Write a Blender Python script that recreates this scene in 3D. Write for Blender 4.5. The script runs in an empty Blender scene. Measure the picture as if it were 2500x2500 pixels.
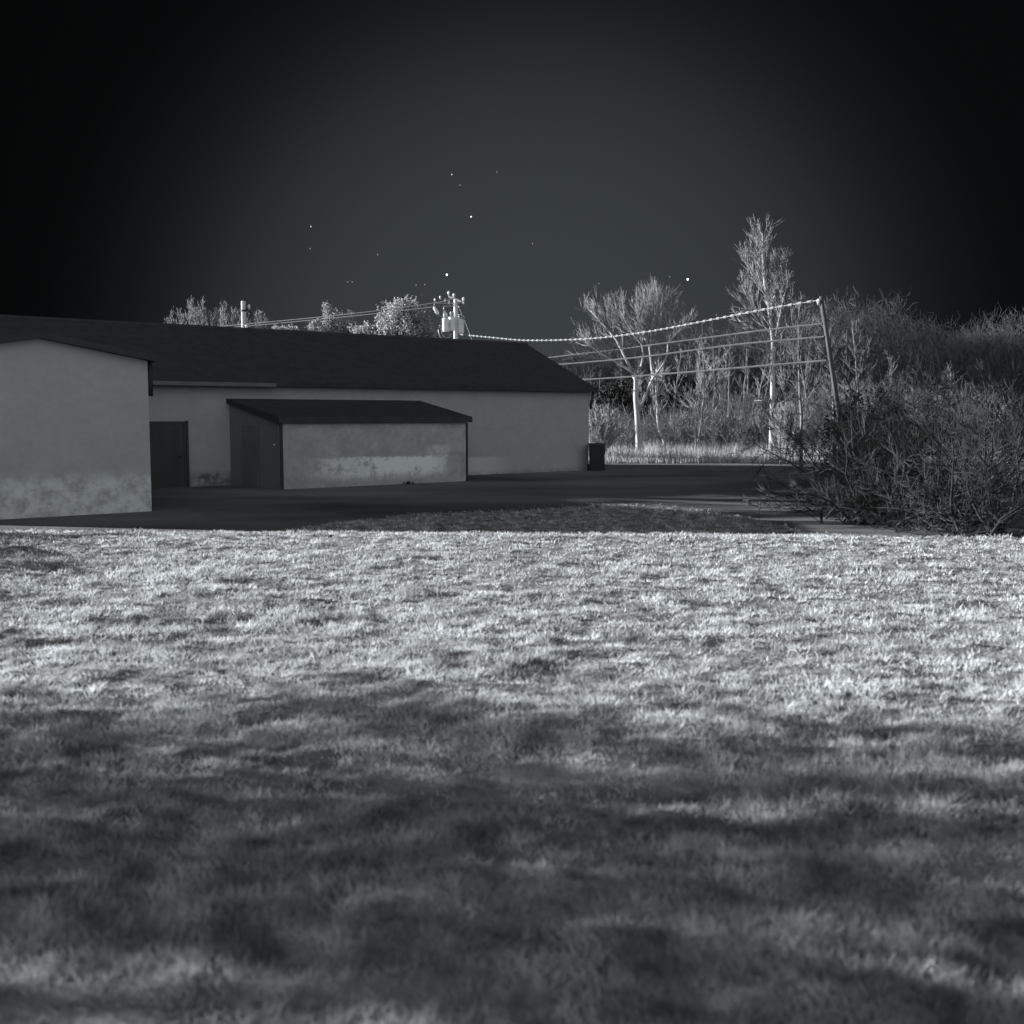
import bpy, math, random
import numpy as np
from mathutils import Vector, Matrix
R = math.radians
S = bpy.context.scene
C = S.collection

# ------------------------------------------------------------------ camera
F = 2649.0                      # focal length in photo pixels (2500 px wide frame)
EYE = Vector((0, 0, 2.2)); PITCH = R(5.07)
cd = bpy.data.cameras.new('camera'); cam = bpy.data.objects.new('camera', cd); C.objects.link(cam)
cd.lens = 36 * F / 2500; cd.sensor_width = 36; cd.clip_start = 0.05; cd.clip_end = 3000
cam.location = EYE; cam.rotation_euler = (R(90) - PITCH, 0, 0)
cd.dof.use_dof = True; cd.dof.focus_distance = 32; cd.dof.aperture_fstop = 2.2
S.camera = cam

# ------------------------------------------------------------------ night sky
W = bpy.data.worlds.new('World'); S.world = W; W.use_nodes = True
wt = W.node_tree; wt.nodes.clear()
def wn(t, **k):
    n = wt.nodes.new(t)
    for a, b in k.items(): setattr(n, a, b)
    return n
wout = wn('ShaderNodeOutputWorld'); wbg = wn('ShaderNodeBackground'); wco = wn('ShaderNodeTexCoord')
def lobe(direction, stops, power=None):
    d = Vector(direction).normalized()
    dp = wn('ShaderNodeVectorMath', operation='DOT_PRODUCT'); wt.links.new(wco.outputs['Generated'], dp.inputs[0]); dp.inputs[1].default_value = d
    ac = wn('ShaderNodeMath', operation='ARCCOSINE'); wt.links.new(dp.outputs['Value'], ac.inputs[0])
    mr = wn('ShaderNodeMath', operation='DIVIDE'); wt.links.new(ac.outputs[0], mr.inputs[0]); mr.inputs[1].default_value = math.pi
    cr = wn('ShaderNodeValToRGB'); wt.links.new(mr.outputs[0], cr.inputs[0]); cr.color_ramp.interpolation = 'B_SPLINE'
    el = cr.color_ramp.elements
    while len(el) < len(stops): el.new(0.5)
    for e, (deg, v) in zip(el, stops):
        e.position = deg / 180.0; e.color = (v, v, v, 1)
    return cr.outputs[0]
# sky glow low ahead, fading outward, and an added glow behind the viewer filling shade
g1 = lobe((0.02, 1, 0.02), [(0, .50), (11, .40), (16, .24), (20, .07), (25, .015), (60, .008)])
g2 = lobe((0.35, -1, 0.18), [(0, 1.0), (25, .75), (50, .35), (80, .02), (95, 0.0), (180, 0)])
def mul(s, v):
    m = wn('ShaderNodeVectorMath', operation='MULTIPLY'); wt.links.new(s, m.inputs[0]); m.inputs[1].default_value = v; return m.outputs[0]
ad = wn('ShaderNodeVectorMath', operation='ADD')
K1, K2 = 0.031, 0.37
wt.links.new(mul(g1, (K1*.86, K1*1.0, K1*1.06)), ad.inputs[0]); wt.links.new(mul(g2, (K2*.95, K2, K2*1.04)), ad.inputs[1])
wt.links.new(ad.outputs[0], wbg.inputs['Color']); wbg.inputs['Strength'].default_value = 1.0
wt.links.new(wbg.outputs[0], wout.inputs['Surface'])

# ------------------------------------------------------------------ moon (the one sun lamp)
TR = Vector((0.98, -0.2, 0)).normalized(); ELEV = R(14.0)
TRAVEL = Vector((TR.x*math.cos(ELEV), TR.y*math.cos(ELEV), -math.sin(ELEV)))
sl = bpy.data.lights.new('moon', 'SUN'); so = bpy.data.objects.new('moon', sl); C.objects.link(so)
sl.energy = 5.0; sl.angle = R(0.5); sl.color = (0.97, 0.98, 1.0)
so.rotation_euler = TRAVEL.to_track_quat('-Z', 'Y').to_euler(); so.location = (-40, 20, 30)

vs = S.view_settings; vs.view_transform = 'Standard'; vs.look = 'None'; vs.gamma = 1; vs.use_curve_mapping = False
vs.exposure = 1.8

# ------------------------------------------------------------------ helpers
def ray(px, py):
    d = Vector(((px-1250)/F, 0, 0)) + Vector((0, math.sin(PITCH), math.cos(PITCH)))*((1250-py)/F) + Vector((0, math.cos(PITCH), -math.sin(PITCH)))
    return d
def at(px, py, Y):
    d = ray(px, py); return EYE + d*(Y/d.y)
def ground_at(px, py, z=0.0):
    d = ray(px, py); return EYE + d*((z-EYE.z)/d.z)

def noisef(nt, scale, detail=3, rough=.55, vec=None, dist=0):
    n = nt.nodes.new('ShaderNodeTexNoise'); n.inputs['Scale'].default_value = scale; n.inputs['Detail'].default_value = detail
    n.inputs['Roughness'].default_value = rough; n.inputs['Distortion'].default_value = dist
    if vec is not None: nt.links.new(vec, n.inputs['Vector'])
    return n.outputs['Fac']
TINT = (0.95, 0.985, 1.0)
def g(v): return (v*TINT[0], v*TINT[1], v*TINT[2], 1)
def mat(name, lo, hi, scale=2.0, rough=.85, detail=4, bump=0, bscale=None, trans=0, stretch=None, metallic=0, spec=.3, dist=0, contrast=(.3,.7)):
    m = bpy.data.materials.new(name); m.use_nodes = True; nt = m.node_tree
    p = nt.nodes['Principled BSDF']; p.inputs['Roughness'].default_value = rough; p.inputs['Metallic'].default_value = metallic
    p.inputs['Specular IOR Level'].default_value = spec
    co = nt.nodes.new('ShaderNodeTexCoord'); vec = co.outputs['Object']
    if stretch:
        mp = nt.nodes.new('ShaderNodeMapping'); mp.inputs['Scale'].default_value = stretch; nt.links.new(vec, mp.inputs[0]); vec = mp.outputs[0]
    f = noisef(nt, scale, detail, .6, vec, dist)
    cr = nt.nodes.new('ShaderNodeValToRGB'); cr.color_ramp.elements[0].position = contrast[0]; cr.color_ramp.elements[1].position = contrast[1]
    cr.color_ramp.elements[0].color = g(lo); cr.color_ramp.elements[1].color = g(hi)
    nt.links.new(f, cr.inputs[0]); nt.links.new(cr.outputs[0], p.inputs['Base Color'])
    if bump:
        b = nt.nodes.new('ShaderNodeBump'); b.inputs['Strength'].default_value = bump; b.inputs['Distance'].default_value = .05
        nt.links.new(noisef(nt, bscale or scale*4, 5, .6, vec), b.inputs['Height']); nt.links.new(b.outputs[0], p.inputs['Normal'])
    if trans:
        t = nt.nodes.new('ShaderNodeBsdfTranslucent'); nt.links.new(cr.outputs[0], t.inputs[0])
        mx = nt.nodes.new('ShaderNodeMixShader'); mx.inputs[0].default_value = trans
        nt.links.new(p.outputs[0], mx.inputs[1]); nt.links.new(t.outputs[0], mx.inputs[2])
        nt.links.new(mx.outputs[0], nt.nodes['Material Output'].inputs['Surface'])
    return m
M = {}
M['asphalt'] = mat('asphalt', .04, .16, .20, .9, 5, .5, 30, stretch=(.5, 1.1, 1), contrast=(.35,.68))
M['soil'] = mat('soil', .03, .07, 1.2, .95, 6)
M['turf'] = mat('turf', .06, .30, 2.6, .95, 8, .6, 14)
M['grass'] = mat('grass', .17, .62, 3.2, .75, 10, trans=.35, contrast=(.38,.62))
M['dry_grass'] = mat('dry_grass', .22, .48, 1.5, .8, 4, trans=.3)
M['shingle'] = mat('shingle', .035, .05, 3, .95, 5, .3, 25, spec=.1)
M['dark_metal'] = mat('dark_metal', .015, .03, 3, .6, 3)
M['door'] = mat('door_paint', .028, .042, 2, .7, 3, stretch=(1, 1, .2))
M['old_door'] = mat('old_door', .09, .14, 2, .8, 5, stretch=(1, 1, .3))
M['trim'] = mat('trim', .09, .12, 3, .7)
M['plastic'] = mat('bin_plastic', .012, .02, 3, .5)
M['pole'] = mat('pole_wood', .36, .50, 4, .8, 4, stretch=(1, 1, .15))
M['pole_old'] = mat('pole_wood_weathered', .04, .09, 5, .85, 4, stretch=(1, 1, .15))
M['porcelain'] = mat('porcelain', .5, .6, 3, .3, 2, spec=.5)
M['can'] = mat('transformer_paint', .55, .65, 2, .4, 2, spec=.5)
M['wire'] = mat('wire', .10, .14, 2, .5)
M['line'] = mat('line', .05, .08, 2, .4)
M['cable'] = mat('cable', .18, .26, 2, .4)
M['bark_pale'] = mat('bark_pale', .22, .40, 3, .85, 5, stretch=(1, 1, .3))
M['bark'] = mat('bark_grey', .09, .18, 3, .85, 5, stretch=(1, 1, .3))
M['twig_dim'] = mat('twig_dim', .030, .065, 1.0, .9)
M['twig_mid'] = mat('twig_mid', .06, .12, 1.0, .9)
M['twig'] = mat('twig', .14, .28, .8, .85)
M['twig_shaded'] = mat('twig_shaded', .012, .028, 1.2, .9)  # shadow over the right-hand brush is put into this darker twig colour
M['leaf'] = mat('leaf', .22, .42, 1.0, .7, 4, trans=.25)
M['leaf_dark'] = mat('leaf_dark', .008, .018, 1.0, .8, 3, trans=.1)

def link(name, me, m, parent=None):
    o = bpy.data.objects.new(name, me); C.objects.link(o)
    if m is not None and not me.materials: me.materials.append(M[m] if isinstance(m, str) else m)
    if parent is not None: o.parent = parent
    return o
def tag(o, label=None, cat=None, group=None, kind=None):
    if label: o['label'] = label
    if cat: o['category'] = cat
    if group: o['group'] = group
    if kind: o['kind'] = kind
    return o
def empty(name, loc, label, cat, group=None):
    o = bpy.data.objects.new(name, None); C.objects.link(o); o.location = loc; o.empty_display_size = .2
    return tag(o, label, cat, group)

class MB:
    """collects shapes of one mesh; points are world points minus origin"""
    def __init__(s, origin=(0, 0, 0)): s.v = []; s.f = []; s.o = Vector(origin)
    def poly(s, pts):
        k = len(s.v); s.v += [tuple(Vector(p)-s.o) for p in pts]; s.f.append(tuple(range(k, k+len(pts)))); return s
    def prism(s, base, top):           # two rings of equal length
        k = len(s.v); n = len(base); s.v += [tuple(Vector(p)-s.o) for p in list(base)+list(top)]
        s.f.append(tuple(range(k+n-1, k-1, -1))); s.f.append(tuple(range(k+n, k+2*n)))
        for i in range(n):
            j = (i+1) % n; s.f.append((k+i, k+j, k+n+j, k+n+i))
        return s
    def obox(s, p, u, v, w):           # corner p, edge vectors
        p = Vector(p); u = Vector(u); v = Vector(v); w = Vector(w)
        return s.prism([p, p+u, p+u+v, p+v], [p+w, p+u+w, p+u+v+w, p+v+w])
    def tube(s, pts, rad, n=6, cap=True):
        pts = [Vector(p) for p in pts]; rings = []
        for i, p in enumerate(pts):
            t = (pts[min(i+1, len(pts)-1)] - pts[max(i-1, 0)]).normalized()
            a = t.orthogonal().normalized() if abs(t.z) > .95 else t.cross(Vector((0, 0, 1))).normalized()
            b = t.cross(a); r = rad[i] if hasattr(rad, '__len__') else rad
            k = len(s.v); rings.append(k)
            for j in range(n):
                an = 2*math.pi*j/n; s.v.append(tuple(p - s.o + a*math.cos(an)*r + b*math.sin(an)*r))
        for i in range(len(rings)-1):
            for j in range(n):
                q = (j+1) % n; s.f.append((rings[i]+j, rings[i]+q, rings[i+1]+q, rings[i+1]+j))
        if cap:
            s.f.append(tuple(rings[0]+j for j in range(n-1, -1, -1))); s.f.append(tuple(rings[-1]+j for j in range(n)))
        return s
    def lathe(s, base, prof, n=16):    # profile of (r, z) round a vertical axis
        base = Vector(base)
        return s.tube([base+Vector((0, 0, z)) for r, z in prof], [max(r, .001) for r, z in prof], n)
    def build(s, name, m, parent=None, smooth=False, bevel=0):
        me = bpy.data.meshes.new(name); me.from_pydata(s.v, [], s.f); me.update()
        if smooth: me.polygons.foreach_set('use_smooth', [True]*len(me.polygons))
        o = link(name, me, m, parent)
        if bevel:
            b = o.modifiers.new('bevel', 'BEVEL'); b.width = bevel; b.segments = 2; b.limit_method = 'ANGLE'
        return o

def np_mesh(name, verts, nper, m, parent=None):
    """verts (N*nper,3) -> N separate polygons of nper vertices"""
    me = bpy.data.meshes.new(name); nv = len(verts); nf = nv//nper
    me.vertices.add(nv); me.vertices.foreach_set('co', np.asarray(verts, np.float32).ravel())
    me.loops.add(nv); me.loops.foreach_set('vertex_index', np.arange(nv, dtype=np.int32))
    me.polygons.add(nf); me.polygons.foreach_set('loop_start', np.arange(0, nv, nper, dtype=np.int32))
    me.update(calc_edges=True)
    return link(name, me, m, parent)

# value noise for the terrain
def vnoise(x, y, seed=0):
    xi = np.floor(x).astype(np.int64); yi = np.floor(y).astype(np.int64); xf = x-xi; yf = y-yi
    def h(a, b):
        n = (a*374761393 + b*668265263 + seed*1274126177) & 0xffffffff
        n = ((n ^ (n >> 13))*1274126177) & 0xffffffff
        return ((n ^ (n >> 16)) & 0xffff)/65535.0
    u = xf*xf*(3-2*xf); v = yf*yf*(3-2*yf)
    return (h(xi, yi)*(1-u)+h(xi+1, yi)*u)*(1-v)+(h(xi, yi+1)*(1-u)+h(xi+1, yi+1)*u)*v
def sstep(a, b, x):
    t = np.clip((x-a)/(b-a), 0, 1); return t*t*(3-2*t)

# ------------------------------------------------------------------ ground
def sheet(name, x0, x1, y0, y1, z, m):
    mb = MB(); mb.poly([(x0, y0, z), (x1, y0, z), (x1, y1, z), (x0, y1, z)])
    return tag(mb.build(name, m), kind='structure')
sheet('ground', -900, 900, -300, 1500, -.03, 'soil')
sheet('asphalt_lot', -60, 34, -6, 50.2, 0.0, 'asphalt')

EDGE = [(-200,1302), (275, 1302), (620, 1300), (780, 1278), (900, 1262), (1040, 1250), (1400, 1229), (1600, 1226), (1750, 1243), (1950, 1292), (2250, 1325), (2500, 1336)]
_e = [ground_at(a, b) for a, b in EDGE]
EX = np.array([p.x for p in _e]); EY = np.array([p.y for p in _e])
def hfield(x, y):
    yb = np.interp(x, EX, EY) + (vnoise(x*.9, y*0, 3)-.5)*.5
    ins = sstep(-.2, 1.6, yb-y)
    crest = .30*sstep(19.8, 16.4, y + .05*x) + .24*sstep(15, 3, y)
    h = .03 + crest + .07*(vnoise(x*.4, y*.7, 5)-.5) + .05*(vnoise(x*1.3, y*2.2, 7)-.5)*sstep(24, 14, y) + .05*(vnoise(x*3.2, y*5.0, 9)-.5)*sstep(24, 12, y) + .035*(vnoise(x*8, y*11, 10)-.5)
    return np.where(ins > 0, -.03 + (h+.03)*ins, -.03)
def grass_ground():
    xs = np.concatenate([np.linspace(-40, -12, 60)[:-1], np.linspace(-12, 12, 300), np.linspace(12, 40, 60)[1:]])
    ys = np.concatenate([np.linspace(-8, 2, 30)[:-1], 2*np.power(15.5, np.linspace(0, 1, 330))])
    X, Y = np.meshgrid(xs, ys); Z = hfield(X, Y); nx, ny = len(xs), len(ys)
    v = np.stack([X, Y, Z], -1).reshape(-1, 3)
    i = np.arange(nx*ny).reshape(ny, nx)
    q = np.stack([i[:-1, :-1], i[:-1, 1:], i[1:, 1:], i[1:, :-1]], -1).reshape(-1, 4)
    me = bpy.data.meshes.new('grass_field'); me.from_pydata(v.tolist(), [], q.tolist()); me.update()
    me.polygons.foreach_set('use_smooth', [True]*len(me.polygons))
    return tag(link('lawn_ground', me, 'turf'), kind='structure')
grass_ground()

def blades():
    rng = np.random.default_rng(4)
    def scatter(N, pw=.92):
        y = 2.4*np.power(30/2.4, rng.random(N)**pw); x = (rng.random(N)*2-1)*(.56*y+.7)
        k = y < np.interp(x, EX, EY)-.05; return x[k], y[k]
    def dens(x, y):
        return (vnoise(x*.5, y*1.1, 23)*.45 + vnoise(x*1.7, y*2.9, 29)*.55), vnoise(x*4.5, y*7, 21)
    # tufts: blades fanning out of a common foot
    tx, ty = scatter(78000); a, b = dens(tx, ty); k = rng.random(len(tx)) < sstep(.25, .7, a*.6+b*.4)*1.3+.06
    tx, ty, a = tx[k], ty[k], a[k]; nb = 9; n = len(tx)*nb
    tr = (.012+.022*rng.random(len(tx)))*(1+.03*ty); th = (.018+.075*a*rng.random(len(tx))**1.2)*(1+.012*ty)
    an = rng.random(n)*2*np.pi; rr = np.repeat(tr, nb)*np.sqrt(rng.random(n)); x = np.repeat(tx, nb)+np.cos(an)*rr; y = np.repeat(ty, nb)+np.sin(an)*rr
    ld = np.repeat(rng.random(len(tx))*6.28, nb); ls = np.repeat(rng.random(len(tx))*.9, nb)
    hg = np.repeat(th, nb)*rng.uniform(.5, 1.1, n); dx = np.cos(an)*.7+np.cos(ld)*ls+rng.normal(size=n)*.3; dy = np.sin(an)*.7+np.sin(ld)*ls+rng.normal(size=n)*.3
    # short matted grass between
    mx_, my_ = scatter(230000); a2, b2 = dens(mx_, my_); k = rng.random(len(mx_)) < .25+a2
    mx_, my_, a2 = mx_[k], my_[k], a2[k]; m = len(mx_)
    x = np.concatenate([x, mx_]); y = np.concatenate([y, my_]); hg = np.concatenate([hg, .010+.025*rng.random(m)])
    dx = np.concatenate([dx, rng.normal(size=m)*1.2]); dy = np.concatenate([dy, rng.normal(size=m)*1.2]); n = len(x)
    kf = rng.random(n) < .1+.9*sstep(.1, 3.2, np.interp(x, EX, EY)-y); x, y, hg, dx, dy = x[kf], y[kf], hg[kf], dx[kf], dy[kf]; n = len(x)
    z = hfield(x, y); w = .0014+.0007*np.clip(y, 3, 40)*(.6+.8*rng.random(n)); fa = rng.random(n)*6.28; wx = np.cos(fa)*w; wy = np.sin(fa)*w
    b0 = np.stack([x-wx, y-wy, z-.01], -1); b1 = np.stack([x+wx, y+wy, z-.01], -1); tp = np.stack([x+dx*hg, y+dy*hg, z+hg], -1)
    return tag(np_mesh('grass', np.stack([b0, b1, tp], 1).reshape(-1, 3), 3, 'grass'), 'pale rough grass covering the field in the foreground', 'grass', kind='stuff')
blades()

def litter():
    rng = random.Random(9)
    # (pale leaves lying on the grass, where the photo shows bright flecks)
    for px, py, s in [(1615, 1727, .05), (806, 1928, .045), (1541, 1880, .04), (724, 1552, .05), (1935, 1500, .06), (1848, 1362, .07), (589, 1590, .05)]:
        d = ray(px, py); y = 18.0
        for _ in range(30):
            p = EYE + d*(y/d.y); hz = float(hfield(np.array([p.x]), np.array([p.y]))[0])+.05
            y = y*(EYE.z-hz)/(EYE.z-p.z) if p.z < EYE.z else y
        p = EYE + d*(y/d.y); mb = MB(p)
        a = rng.random()*6; pts = []
        for k, r in enumerate([1, .55, .8, .5, 1, .5, .75, .5]):
            an = a + k*math.pi/4; pts.append(p+Vector((math.cos(an)*r*s, math.sin(an)*r*s*.6, .02+math.sin(an+1)*s*.8)))
        mb.poly(pts)
        yield mb.build('dead_leaf', 'dry_grass'), px, py
names = ['pale dead leaf on the grass, the largest fleck right of centre foreground', 'pale dead leaf low on the dark grass at lower left', 'small pale leaf in the shaded grass below the centre',
         'pale leaf fleck on the bright grass left of centre', 'pale leaf on the grass at far right', 'pale leaf near the far edge of the grass below the brush', 'pale leaf at the left edge of the grass shadow']
for (o, a, b), nm in zip(list(litter()), names): tag(o, nm, 'leaf', 'dead leaves on the grass')

# ------------------------------------------------------------------ main building
U = Vector((.785, .62, 0)).normalized(); N = Vector((.62, -.785, 0)).normalized(); UP = Vector((0, 0, 1))
A = Vector((3.1, 44.0, 0))
def fp(s, d, z): return A - U*s + N*d + UP*z       # s left from the right corner, d out of the facade

def wall_mat(name, base, features, amp=1):
    """features: list of (s0,s1,z0,z1,edge,noise_amount,value) patches in wall coordinates held in the UV map"""
    m = bpy.data.materials.new(name); m.use_nodes = True; nt = m.node_tree; p = nt.nodes['Principled BSDF']
    p.inputs['Roughness'].default_value = .9; p.inputs['Specular IOR Level'].default_value = .15
    uv = nt.nodes.new('ShaderNodeUVMap'); sp = nt.nodes.new('ShaderNodeSeparateXYZ'); nt.links.new(uv.outputs[0], sp.inputs[0])
    def math_(op, a, b=None, c=None):
        n = nt.nodes.new('ShaderNodeMath'); n.operation = op
        for i, v in enumerate((a, b, c)):
            if v is None: continue
            if isinstance(v, (int, float)): n.inputs[i].default_value = v
            else: nt.links.new(v, n.inputs[i])
        return n.outputs[0]
    n1 = noisef(nt, 6, 9, .7, uv.outputs[0]); n2 = noisef(nt, 1.3, 4, .6, uv.outputs[0]); n3 = noisef(nt, 2.4, 10, .75, uv.outputs[0])
    cr = nt.nodes.new('ShaderNodeValToRGB'); cr.color_ramp.elements[0].position = .3; cr.color_ramp.elements[1].position = .72
    cr.color_ramp.elements[0].color = g(base*(1-.16*amp)); cr.color_ramp.elements[1].color = g(base*(1+.1*amp))
    nt.links.new(math_('MULTIPLY_ADD', n2, .5, math_('MULTIPLY', n1, .5)), cr.inputs[0]); col = cr.outputs[0]
    def ss(x, a, b):
        mr = nt.nodes.new('ShaderNodeMapRange'); mr.interpolation_type = 'SMOOTHSTEP'
        nt.links.new(x, mr.inputs[0]); mr.inputs[1].default_value = a; mr.inputs[2].default_value = b; return mr.outputs[0]
    for (s0, s1, z0, z1, es, ez0, ez1, na, val, amt) in features:
        xs = math_('MULTIPLY_ADD', math_('SUBTRACT', n1, .5), na*2, sp.outputs[0]); zs = math_('MULTIPLY_ADD', math_('SUBTRACT', n1, .5), na, sp.outputs[1])
        a = math_('MULTIPLY', ss(xs, s0-es, s0+es), ss(xs, s1+es, s1-es)); b = math_('MULTIPLY', ss(zs, z0-ez0, z0+ez0), ss(zs, z1+ez1, z1-ez1))
        k = math_('MULTIPLY', a, b)
        if na > .1: k = math_('MULTIPLY', k, ss(n3, .38, .60))
        k = math_('MULTIPLY', k, amt)
        mx = nt.nodes.new('ShaderNodeMix'); mx.data_type = 'RGBA'
        nt.links.new(k, mx.inputs[0]); nt.links.new(col, mx.inputs[6]); mx.inputs[7].default_value = g(val); col = mx.outputs[2]
    nt.links.new(col, p.inputs['Base Color'])
    bp = nt.nodes.new('ShaderNodeBump'); bp.inputs['Strength'].default_value = .35; bp.inputs['Distance'].default_value = .02
    nt.links.new(n3, bp.inputs['Height']); nt.links.new(bp.outputs[0], p.inputs['Normal'])
    return m
def set_uv(o, origin, u):
    me = o.data; l = me.uv_layers.new(name='UVMap'); org = Vector(origin)-(o.parent.location if o.parent else Vector())
    for lp in me.loops:
        c = me.vertices[lp.vertex_index].co - org; l.data[lp.index].uv = (c.dot(u), c.z)

L = 21.5; DEP = 8.4; EV = 3.2; RZ = 5.16
bld = empty('storage_building', A.copy(), 'long low building with pale blank wall and dark gabled roof behind the lot', 'building')
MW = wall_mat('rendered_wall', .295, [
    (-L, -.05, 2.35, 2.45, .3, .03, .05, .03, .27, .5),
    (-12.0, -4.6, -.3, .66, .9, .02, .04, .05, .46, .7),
    (-17.0, -14.6, -.3, .42, .5, .1, .12, .12, .07, .9),  # soft shadow at the wall foot by the door, painted dark
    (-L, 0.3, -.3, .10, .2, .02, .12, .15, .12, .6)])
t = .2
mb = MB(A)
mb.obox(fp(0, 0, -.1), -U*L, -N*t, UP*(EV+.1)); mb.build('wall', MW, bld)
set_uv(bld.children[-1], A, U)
pts = [fp(0, -t, -.1), fp(0, -DEP, -.1), fp(0, -DEP, EV), fp(0, -DEP/2, RZ-.05), fp(0, -t, EV)]      # right gable end
mb = MB(A); mb.prism(pts, [q-U*t for q in pts]); o = mb.build('wall', MW, bld); set_uv(o, A, N)
pts = [q-U*L for q in pts]
mb = MB(A); mb.prism([q+U*t for q in pts], pts); o = mb.build('wall', MW, bld); set_uv(o, A, N)
mb = MB(A); mb.obox(fp(t, -DEP, -.1), -U*(L-2*t), N*t, UP*(EV+.1)); o = mb.build('wall', MW, bld); set_uv(o, A, U)
# roof: two slabs with overhang, ridge cap
k = (RZ-EV)/(DEP/2)
def roof_slab(mb, s0, s1, d0, z0, d1, z1, th):
    a, b, c, d = fp(s0, d0, z0), fp(s1, d0, z0), fp(s1, d1, z1), fp(s0, d1, z1)
    mb.prism([a, b, c, d], [q+UP*th for q in (a, b, c, d)])
mb = MB(A); ov = .25
roof_slab(mb, -.2, L+.2, ov, EV+.005-.03, -DEP/2, RZ, .12); roof_slab(mb, -.2, L+.2, -DEP-ov, EV-k*ov+.07, -DEP/2, RZ, .12)
rf = mb.build('roof', 'shingle', bld)
mb = MB(A); mb.tube([fp(-.2, -DEP/2, RZ+.1), fp(L+.2, -DEP/2, RZ+.1)], .09, 8); mb.build('ridge_cap', 'shingle', rf)
mb = MB(A); mb.obox(fp(-.22, ov+.003, EV-.06), -U*(L+.4), N*.05, UP*.16); mb.build('fascia', 'dark_metal', bld)
mb = MB(A); mb.obox(fp(13.9, ov+.056, EV-.09), -U*4.6, N*.11, UP*.13); mb.build('gutter', 'trim', bld, bevel=.02)
mb = MB(A); mb.tube([fp(-.09, .12, EV-.05), fp(-.09, .1, EV-.35), fp(-.09, .02, EV-.6), fp(-.09, .02, EV-.75)], .05, 6); mb.build('downspout', 'dark_metal', bld, True)
# door in the shade of the wing
sd0 = 16.82
mb = MB(A); mb.obox(fp(sd0, .012, -.05), -U*1.6, N*.05, UP*1.98); dr = mb.build('door', 'door', bld, bevel=.008)
mb = MB(A)
mb.obox(fp(sd0+.0, .066, .2), -U*.06, N*.02, UP*1.75); mb.obox(fp(sd0+1.54, .066, .2), -U*.06, N*.02, UP*1.75)
mb.obox(fp(sd0-.08, .01, -.05), -U*.07, N*.09, UP*2.1); mb.obox(fp(sd0-.08, .01, 1.96), -U*1.75, N*.09, UP*.07); mb.build('door_frame', 'door', dr)
mb = MB(A); mb.tube([fp(sd0+.15, .07, .95), fp(sd0+.15, .13, .95), fp(sd0+.28, .13, .95)], .018, 8); mb.build('door_handle', 'dark_metal', dr)
mb = MB(A); mb.tube([fp(15.0, .03, 2.22), fp(13.55, .03, 2.22)], .028, 6); mb.tube([fp(14.0, .03, 2.22), fp(14.0, .03, .3)], .02, 6); mb.obox(fp(13.8, .0, 2.12), -U*.26, N*.1, UP*.22)
mb.build('conduit', 'trim', bld)

# lean-to shed against the facade
fr = Vector((-1.51, 36.65, 0)); fl = Vector((-6.88, 32.41, 0)); bl = fp(15.35, 0, 0); br = fr - N*2.91
shed = empty('lean_to_shed', fl.copy(), 'low lean-to shed with stained pale front and dark sloping roof against the long wall', 'shed')
US = (fr-fl).normalized(); NS = Vector((US.y, -US.x, 0)); FZ = 1.97; BZ = 2.62
SM = wall_mat('stained_render', .335, [
    (1.3, 6.1, .26, .90, .7, .2, .04, .30, .85, 1.0),
    (2.8, 5.7, .36, .86, .5, .16, .03, .30, .95, .8),
    (-.3, 7.0, -.2, 1.3, .6, .2, .4, .5, .27, .45),
    (5.2, 6.1, .85, 1.22, .3, .12, .12, .5, .62, .6),
    (-.2, 1.9, -.1, .32, .5, .1, .12, .22, .22, .6),
    (6.0, 6.75, .15, 1.0, .12, .12, .06, .3, .20, .7)], 2.6)
mb = MB(fl); W_ = (fr-fl).length
mb.obox(fl-UP*.1, US*W_, -NS*.15, UP*(FZ+.1)); o = mb.build('wall', SM, shed); set_uv(o, fl, US)
SM2 = wall_mat('shed_side_render', .16, [])  # shade on the side walls is put into a darker render colour
sd = (bl-fl).normalized(); sn = Vector((-sd.y, sd.x, 0))
if sn.x > 0: sn = -sn
bl2 = bl; 
mb = MB(fl)
for (p0, p1, off) in ((fl-NS*.152, bl, -sn), (fr-NS*.152, br, sn)):
    ring = [p0-UP*.1, p1-UP*.1, p1+UP*BZ, p0+UP*(FZ+.03)]
    mb = MB(fl); mb.prism(ring, [q+off*.15 for q in ring])
    o = mb.build('wall', SM2, shed); set_uv(o, fl, sd)
    o['label'] = 'dark side wall of the shed'
dvec = sd; q = fl + dvec*1.25 + sn*.012
mb = MB(fl); mb.obox(q-UP*.02, dvec*.85, sn*.04, UP*1.95); sdr = mb.build('door', 'old_door', shed, bevel=.006)
mb = MB(fl); mb.lathe(fl+dvec*.36+sn*.02+UP*1.33, [(.0, -.03), (.03, -.02), (.035, 0), (.03, .02), (0, .03)], 8); mb.build('reflector', 'porcelain', shed, True)
# shed roof
ro = .14
p = [fl-US*.12+NS*ro, fr+US*.12+NS*ro, br+US*.02, bl-US*.10]
mb = MB(fl)
lo = [p[0]+UP*(FZ+.01), p[1]+UP*(FZ+.01), p[2]+UP*(BZ-.02)+N*.01, p[3]+UP*(BZ-.02)+N*.01]
hi = [p[0]+UP*(FZ+.19), p[1]+UP*(FZ+.19), p[2]+UP*(BZ+.12)+N*.01, p[3]+UP*(BZ+.12)+N*.01]
mb.prism(lo, hi); mb.build('roof', 'shingle', shed)
mb = MB(fl); mb.obox(fl-US*.06+NS*.004-UP*.05, US*.10, NS*.03, UP*(FZ+.04)); mb.build('corner_board', 'dark_metal', shed)
mb = MB(fl); mb.obox(fr-US*.06+NS*.004-UP*.05, US*.07, NS*.03, UP*(FZ+.04)); mb.build('corner_board', 'dark_metal', shed)

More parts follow.
